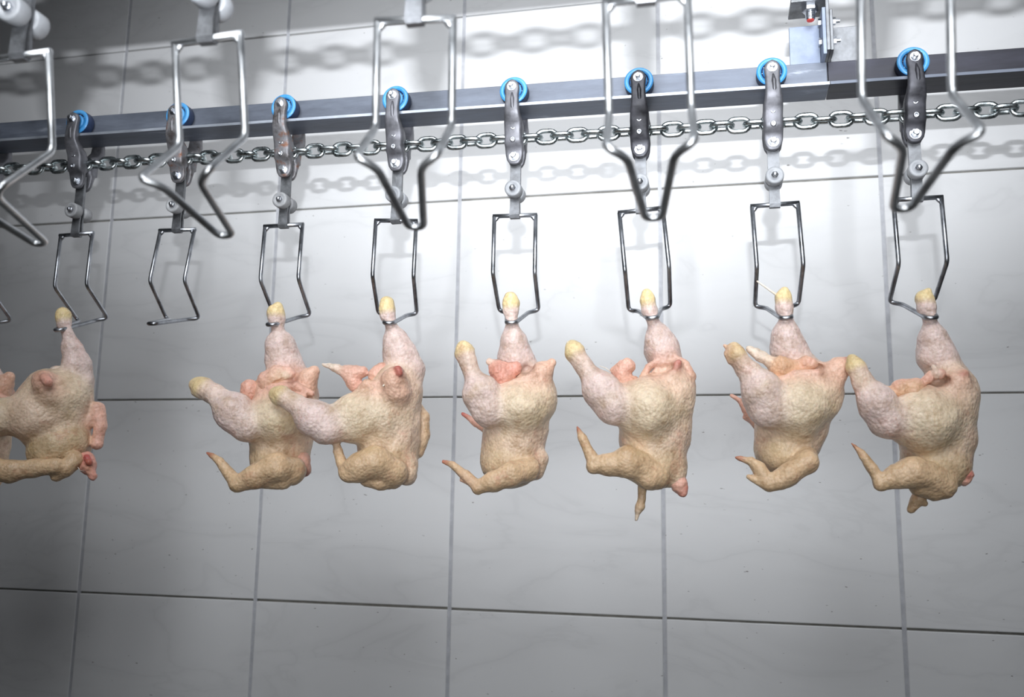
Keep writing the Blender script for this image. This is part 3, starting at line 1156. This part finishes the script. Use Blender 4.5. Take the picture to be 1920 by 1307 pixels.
BIRDS[3] = dict(
    body=[K_(('yellow', 'lilac'), 1, (726, 570, 0, 14), (726, 580, 0, 15), (727, 592, 0, 14), (733, 609, 0, 10)),
          K_('lilac', 6, (733, 609, 0, 10), (742, 641, 8, 23), (750, 664, 14, 30), (768, 695, 18, 28)),
          E_('cream', 14, 728, 806, 18, 60, 98, 58, 0), E_('cream', 16, 742, 735, 10, 50, 56, 50), E_('low', 12, 728, 862, 18, 54, 48, 54),
          K_('thigh', 9, (622, 796, -48, 36), (668, 784, -36, 46), (714, 772, -14, 58)),
          K_('lilac', 8, (614, 797, -56, 35), (586, 783, -68, 33), (558, 760, -80, 18), (548, 755, -82, 18)),
          K_(('yellow', 'cream'), 4, (517, 738, -84, 12), (526, 742, -84, 17), (552, 756, -82, 16)),
          K_('tail', 10, (742, 735, -30, 26), (738, 712, -42, 23), (745, 698, -46, 12)), K_('red', 2, (747, 692, -56, 7), (749, 699, -58, 6)),
          K_('cream', 10, (760, 870, 6, 20), (762, 890, 2, 19)),
          K_('wing', 3.5, (738, 886, -26, 26), (704, 866, -52, 27), (672, 876, -58, 25), (654, 886, -58, 19)),
          K_('wing', 3.5, (690, 896, -40, 16), (712, 902, -36, 15), (738, 900, -20, 16)),
          K_('wing', 3, (648, 884, -56, 11), (640, 866, -46, 10), (634, 846, -40, 9), (628, 820, -36, 5)),
          K_('wing', 4, (778, 770, 46, 18), (794, 782, 50, 12), (793, 815, 50, 13), (784, 850, 46, 10))],
    flap=[K_('pink', 4, (668, 722, -10, 15), (652, 700, -16, 13), (680, 698, -12, 12)), K_('white', 4, (650, 700, -16, 9), (625, 690, -20, 6), (606, 683, -22, 2.5)),
          K_('rose', 4, (706, 706, -12, 17), (716, 692, -10, 12))], neck=None)
BIRDS[2] = dict(
    body=[K_(('yellow', 'lilac'), 1, (522, 574, 0, 8), (519, 586, 0, 15), (519, 598, 0, 15), (521, 619, 0, 10.5)),
          K_('lilac', 6, (521, 619, 0, 10.5), (525, 648, 10, 26), (530, 674, 18, 31), (546, 700, 26, 30)),
          E_('cream', 14, 526, 806, 18, 60, 92, 58, 4), E_('rose', 14, 536, 738, 14, 60, 52, 50), E_('low', 12, 524, 862, 18, 52, 44, 54),
          K_('thigh', 8, (470, 796, -44, 33), (520, 784, -34, 46), (562, 774, -12, 40)),
          K_('lilac', 8, (466, 796, -46, 33), (438, 772, -52, 34), (406, 742, -56, 18), (398, 738, -56, 18)),
          K_(('yellow', 'cream'), 4, (370, 722, -56, 15), (380, 728, -56, 18), (402, 740, -56, 17)), K_('white', 2, (366, 722, -58, 11), (368, 734, -58, 10)),
          K_('tail', 8, (568, 735, -4, 24), (578, 708, -8, 18), (588, 696, -8, 10)),
          K_('wing', 3.5, (548, 884, -22, 25), (518, 877, -50, 25), (480, 894, -58, 21), (446, 906, -62, 14)),
          K_('wing', 3.5, (498, 898, -46, 18), (530, 900, -38, 16)),
          K_('wing', 3, (446, 906, -62, 14), (430, 888, -60, 11), (412, 866, -58, 8), (396, 854, -56, 5)),
          K_('red', 2, (396, 854, -56, 5), (388, 849, -56, 3)),
          X_('dark', 4, 548, 712, -34, 8, 5, 16)],
    flap=[K_('pink', 5, (505, 716, -22, 22), (520, 704, -24, 18), (540, 700, -20, 13)), K_('white', 4, (520, 700, -30, 8), (536, 704, -30, 7)),
          K_('rose', 5, (470, 732, -20, 18), (462, 748, -20, 14))],
    neck=[K_('rose', 4, (568, 862, 6, 14), (572, 880, 4, 12), (563, 890, 2, 9)), K_('red', 3, (564, 888, 0, 7), (570, 884, 0, 7))])
BIRDS[6] = dict(
    body=[K_(('yellow', 'lilac'), 1, (1470, 545, 0, 8), (1468, 556, 0, 15), (1471, 576, 0, 16), (1474, 597, 0, 11)),
          K_('lilac', 6, (1474, 597, 0, 11), (1474, 628, 10, 26), (1478, 655, 18, 32), (1500, 684, 26, 30)),
          E_('cream', 14, 1486, 790, 18, 66, 104, 60, -18), E_('cream', 16, 1520, 730, 10, 58, 56, 52), E_('low', 12, 1470, 850, 14, 50, 46, 52),
          K_('thigh', 8, (1446, 764, -46, 39), (1490, 764, -34, 58), (1526, 744, -12, 52)),
          K_('lilac', 8, (1440, 762, -48, 39), (1428, 733, -54, 37), (1404, 697, -58, 19), (1398, 690, -58, 18)),
          K_(('yellow', 'cream'), 4, (1376, 655, -58, 12), (1380, 665, -58, 18), (1402, 694, -58, 17)), K_('rose', 2, (1366, 664, -60, 9), (1370, 676, -60, 8)),
          K_('pink', 2, (1368, 655, -58, 5), (1358, 648, -58, 3)),
          K_('tail', 10, (1552, 715, -6, 28), (1574, 690, -8, 20), (1588, 680, -8, 10)), K_('red', 2, (1588, 676, -12, 5), (1595, 677, -12, 4)),
          K_('wing', 3.5, (1510, 860, -22, 22), (1514, 866, -50, 19), (1480, 890, -58, 20), (1442, 908, -62, 15)),
          K_('wing', 3, (1442, 908, -62, 14), (1424, 880, -60, 12), (1408, 866, -58, 8), (1386, 860, -58, 5)),
          K_('red', 2, (1388, 860, -58, 5), (1380, 858, -58, 3)), K_('wing', 3, (1430, 906, -62, 10), (1404, 894, -62, 5)),
          K_('rose', 4, (1422, 794, 52, 12), (1404, 776, 60, 9), (1388, 752, 62, 6), (1372, 742, 62, 4)), K_('rose', 3, (1412, 790, 60, 7), (1394, 783, 62, 3)),
          X_('flesh', 5, 1530, 688, -24, 16, 7, 22)],
    flap=[K_('orange', 5, (1480, 704, -24, 20), (1464, 688, -26, 20), (1500, 690, -20, 15)), K_('white', 4, (1450, 682, -24, 14), (1430, 670, -28, 11), (1404, 656, -30, 8)),
          K_('rose', 4, (1510, 682, -24, 13), (1524, 684, -28, 9))], neck=None)
BIRDS[7] = dict(
    body=[K_(('yellow', 'lilac'), 1, (1741, 546, 0, 7), (1735, 560, 0, 16), (1738, 576, 0, 16), (1744, 597, 0, 11)),
          K_('lilac', 6, (1744, 597, 0, 11), (1749, 634, 10, 25), (1756, 668, 18, 34), (1776, 700, 26, 32)),
          E_('cream', 14, 1758, 812, 18, 68, 100, 60, -4), E_('cream', 16, 1782, 742, 12, 48, 60, 52), E_('low', 12, 1756, 872, 16, 60, 48, 56),
          K_('thigh', 8, (1674, 786, -46, 36), (1730, 788, -34, 60), (1770, 770, -10, 54)),
          K_('lilac', 8, (1666, 786, -48, 36), (1644, 756, -54, 35), (1619, 720, -58, 18), (1614, 712, -58, 17)),
          K_(('yellow', 'cream'), 4, (1598, 674, -58, 10), (1605, 688, -58, 17), (1616, 714, -58, 16)),
          K_('tail', 10, (1784, 745, -18, 28), (1796, 718, -26, 21), (1806, 702, -30, 10)), K_('red', 2, (1804, 704, -38, 5), (1810, 701, -36, 4)),
          K_('wing', 3.5, (1764, 906, -20, 28), (1712, 886, -50, 28), (1680, 894, -58, 20), (1652, 905, -62, 15)),
          K_('wing', 3.5, (1724, 910, -40, 18), (1752, 922, -26, 16)),
          K_('wing', 3, (1650, 904, -62, 13), (1636, 880, -60, 10), (1616, 850, -58, 7), (1602, 836, -56, 4)),
          K_('red', 2, (1602, 836, -56, 4), (1596, 831, -56, 2.5)),
          K_('wing', 3, (1728, 922, -6, 14), (1720, 938, -6, 11), (1708, 955, -6, 8)), K_('wing', 3, (1724, 936, -6, 8), (1734, 944, -6, 6)),
          X_('dark', 4, 1764, 716, -28, 16, 9, 24, 25)],
    flap=[K_('orange', 4, (1650, 731, -30, 9), (1694, 740, -30, 12), (1712, 742, -34, 12)), K_('rose', 5, (1684, 724, -30, 13), (1716, 724, -30, 14), (1712, 740, -36, 16)),
          K_('rose', 3, (1724, 722, -26, 7), (1748, 702, -26, 6), (1764, 700, -30, 9)), K_('white', 2, (1758, 704, -34, 5), (1750, 688, -34, 3))],
    neck=[K_('rose', 4, (1790, 892, 2, 15), (1806, 896, -2, 13), (1816, 890, -4, 9)), K_('red', 2, (1812, 892, -10, 6), (1818, 888, -10, 4))])
BIRDS[0] = dict(
    body=[K_(('yellow', 'lilac'), 1, (117, 586, 0, 10), (119, 592, 0, 14), (121, 607, 0, 13), (126, 626, 0, 9)),
          K_('lilac', 6, (126, 626, 0, 9), (136, 655, 8, 18), (143, 684, 14, 24), (148, 712, 20, 26)),
          E_('cream', 14, 100, 775, 10, 70, 82, 60, 10), E_('thigh', 16, 112, 745, 0, 54, 50, 56), E_('low', 12, 112, 838, 6, 58, 46, 54, 30),
          E_('cream', 8, 66, 780, -26, 52, 50, 44), K_('thigh', 9, (48, 775, -30, 36), (4, 782, -56, 35), (-46, 770, -92, 28)),
          K_('lilac', 8, (-46, 770, -92, 28), (-80, 745, -104, 18), (-95, 735, -106, 17)),
          K_('tail', 10, (98, 735, -34, 26), (84, 716, -50, 21), (76, 708, -52, 12)), K_('flesh', 2, (84, 708, -66, 8), (90, 716, -68, 7)),
          K_('rose', 4, (166, 790, 26, 16), (181, 766, 28, 13), (188, 800, 28, 11), (182, 832, 24, 11)),
          K_('wing', 3.5, (140, 862, -20, 16), (122, 880, -32, 14), (106, 892, -34, 10)),
          K_('wing', 5, (106, 874, -44, 14), (60, 878, -54, 15), (18, 884, -66, 19), (-2, 880, -74, 17)),
          K_('wing', 3, (-2, 880, -74, 15), (-18, 858, -86, 10), (-30, 830, -92, 5))],
    flap=[K_('white', 4, (62, 720, -22, 10), (52, 724, -24, 7), (104, 700, -6, 12), (112, 696, -2, 8))],
    neck=[K_('flesh', 4, (160, 862, -4, 16), (166, 874, -6, 14), (174, 892, -6, 8)), K_('red', 2, (162, 858, -18, 6), (168, 866, -18, 6))])


# folds of slack belly skin between the flap and the tail, and the feather sockets along each forearm
FOLDS = {4: [[(932, 730, -36), (966, 718, -38), (1004, 704, -30)], [(940, 744, -42), (985, 728, -40), (1016, 716, -24)]],
         5: [[(1162, 724, -36), (1202, 718, -38), (1246, 718, -34)], [(1180, 738, -46), (1222, 730, -46), (1262, 734, -34)]],
         6: [[(1448, 714, -36), (1490, 704, -40), (1534, 702, -38), (1564, 712, -26)], [(1462, 728, -46), (1506, 716, -48), (1548, 718, -36)]],
         7: [[(1698, 754, -38), (1736, 742, -40), (1776, 740, -36)], [(1712, 764, -46), (1752, 752, -46), (1790, 754, -34)]],
         3: [[(664, 740, -30), (688, 720, -34), (718, 722, -38)], [(676, 752, -40), (706, 736, -42), (730, 736, -42)]],
         2: [[(482, 748, -36), (512, 730, -38), (552, 724, -36), (584, 738, -24)], [(494, 756, -40), (530, 742, -42), (570, 744, -34)]]}
for bi, lines in FOLDS.items():
    body = BIRDS[bi]['body']
    for ln in lines:
        n_ = len(ln)
        body.append(K_('rose', 5, *[(x, y, d, 5 if k in (0, n_ - 1) else 9) for k, (x, y, d) in enumerate(ln)]))
    arm = next(p for p in body if p[0] == 'c' and p[1] == 'wing' and len(p[3]) == 4)[3]
    for seg_, lo_, hi_ in ((1, 0.15, 0.9), (2, 0.05, 0.85)):
        A_, B_ = arm[seg_], arm[seg_ + 1]
        for t_ in np.linspace(lo_, hi_, 4):
            q = [A_[k] + t_ * (B_[k] - A_[k]) for k in range(4)]
            body.append(E_('wing', 2.5, q[0] - 1, q[1] - q[3] * 0.86, q[2] - q[3] * 0.40, 3.6, 3.6, 3.6))


def shifted(spec, dx, dy, dd):
    def mv(pr):
        if pr[0] == 'c':
            return ('c', pr[1], pr[2], [(q[0] + dx, q[1] + dy, q[2] + dd, q[3]) for q in pr[3]])
        return (pr[0], pr[1], pr[2], (pr[3][0] + dx, pr[3][1] + dy, pr[3][2] + dd), pr[4], *pr[5:])
    return {k: ([mv(p) for p in v] if v else None) for k, v in spec.items()}


BIRDS[-1] = shifted(BIRDS[2], -572, 12, 16)
BL = {-1: 'plucked chicken carcass cut off by the left edge of the picture',
      0: 'plucked chicken carcass shown from its back, red neck stump at the lower right',
      2: 'plucked chicken carcass right of the empty shackle, free leg pointing left',
      3: 'plucked chicken carcass whose free leg overlaps its left neighbour',
      4: 'plucked chicken carcass in the middle, small red wing tip behind its thigh',
      5: 'plucked chicken carcass with a thin strip dangling below it',
      6: 'plucked chicken carcass whose tail touches the next leg, second from right',
      7: 'rightmost plucked chicken carcass, hanging below the dark rail'}
CARC = {}
for i, spec in BIRDS.items():
    y0 = float(HANG[i][1])
    me, base = build_skin(spec['body'], y0, 'carcass', 0.0017, i)
    root = obj('chicken_carcass', me, None, tuple(base))
    CARC[i] = root
    root['label'] = BL[i]
    root['category'] = 'chicken'
    root['group'] = 'plucked chickens on the far line'
    for nm, lab in (('flap', 'pink fat and skin flap at the cut belly'), ('neck', 'raw red neck stump')):
        if spec.get(nm):
            pr = spec[nm]
            m2, b2 = build_skin(pr, y0, nm, 0.0013, i + 20, 2.0)
            c = obj({'flap': 'belly_flap', 'neck': 'neck_stump'}[nm], m2, root, tuple(b2 - base))
            c['label'] = lab

# loose tendons and quills
def strand(i, nm, pts, r, m):
    base = Vector(CARC[i].location)
    y0 = float(HANG[i][1])
    P = [at_y(p[0], p[1], y0 + p[2] * 0.00065) - np.array(base) for p in pts]
    obj(nm, mesh(nm, *tube(P, r, 6), True, m), CARC[i])


strand(6, 'tendon', [(1419, 527, -10), (1432, 536, -8), (1446, 546, -6), (1460, 556, -2)], [0.0009, 0.0012, 0.0013, 0.0016], M['bone'])
strand(5, 'tendon', [(1212, 556, 0), (1211, 548, 0), (1209, 543, -2)], [0.0014, 0.0009, 0.0004], M['bone'])
strand(5, 'quill', [(1074, 652, -52), (1068, 645, -54), (1062, 640, -56)], [0.0013, 0.0009, 0.0004], M['bone'])
strand(5, 'quill', [(1146, 698, -30), (1136, 690, -32), (1124, 686, -34)], [0.0006, 0.0005, 0.0003], M['bone'])
strand(3, 'quill', [(721, 726, -52), (720, 722, -62), (718, 724, -66)], [0.0012, 0.0012, 0.0008], M['bone'])
strand(0, 'quill', [(146, 876, -34), (150, 882, -30), (158, 884, -24)], [0.0004, 0.0004, 0.0003], M['bone'])
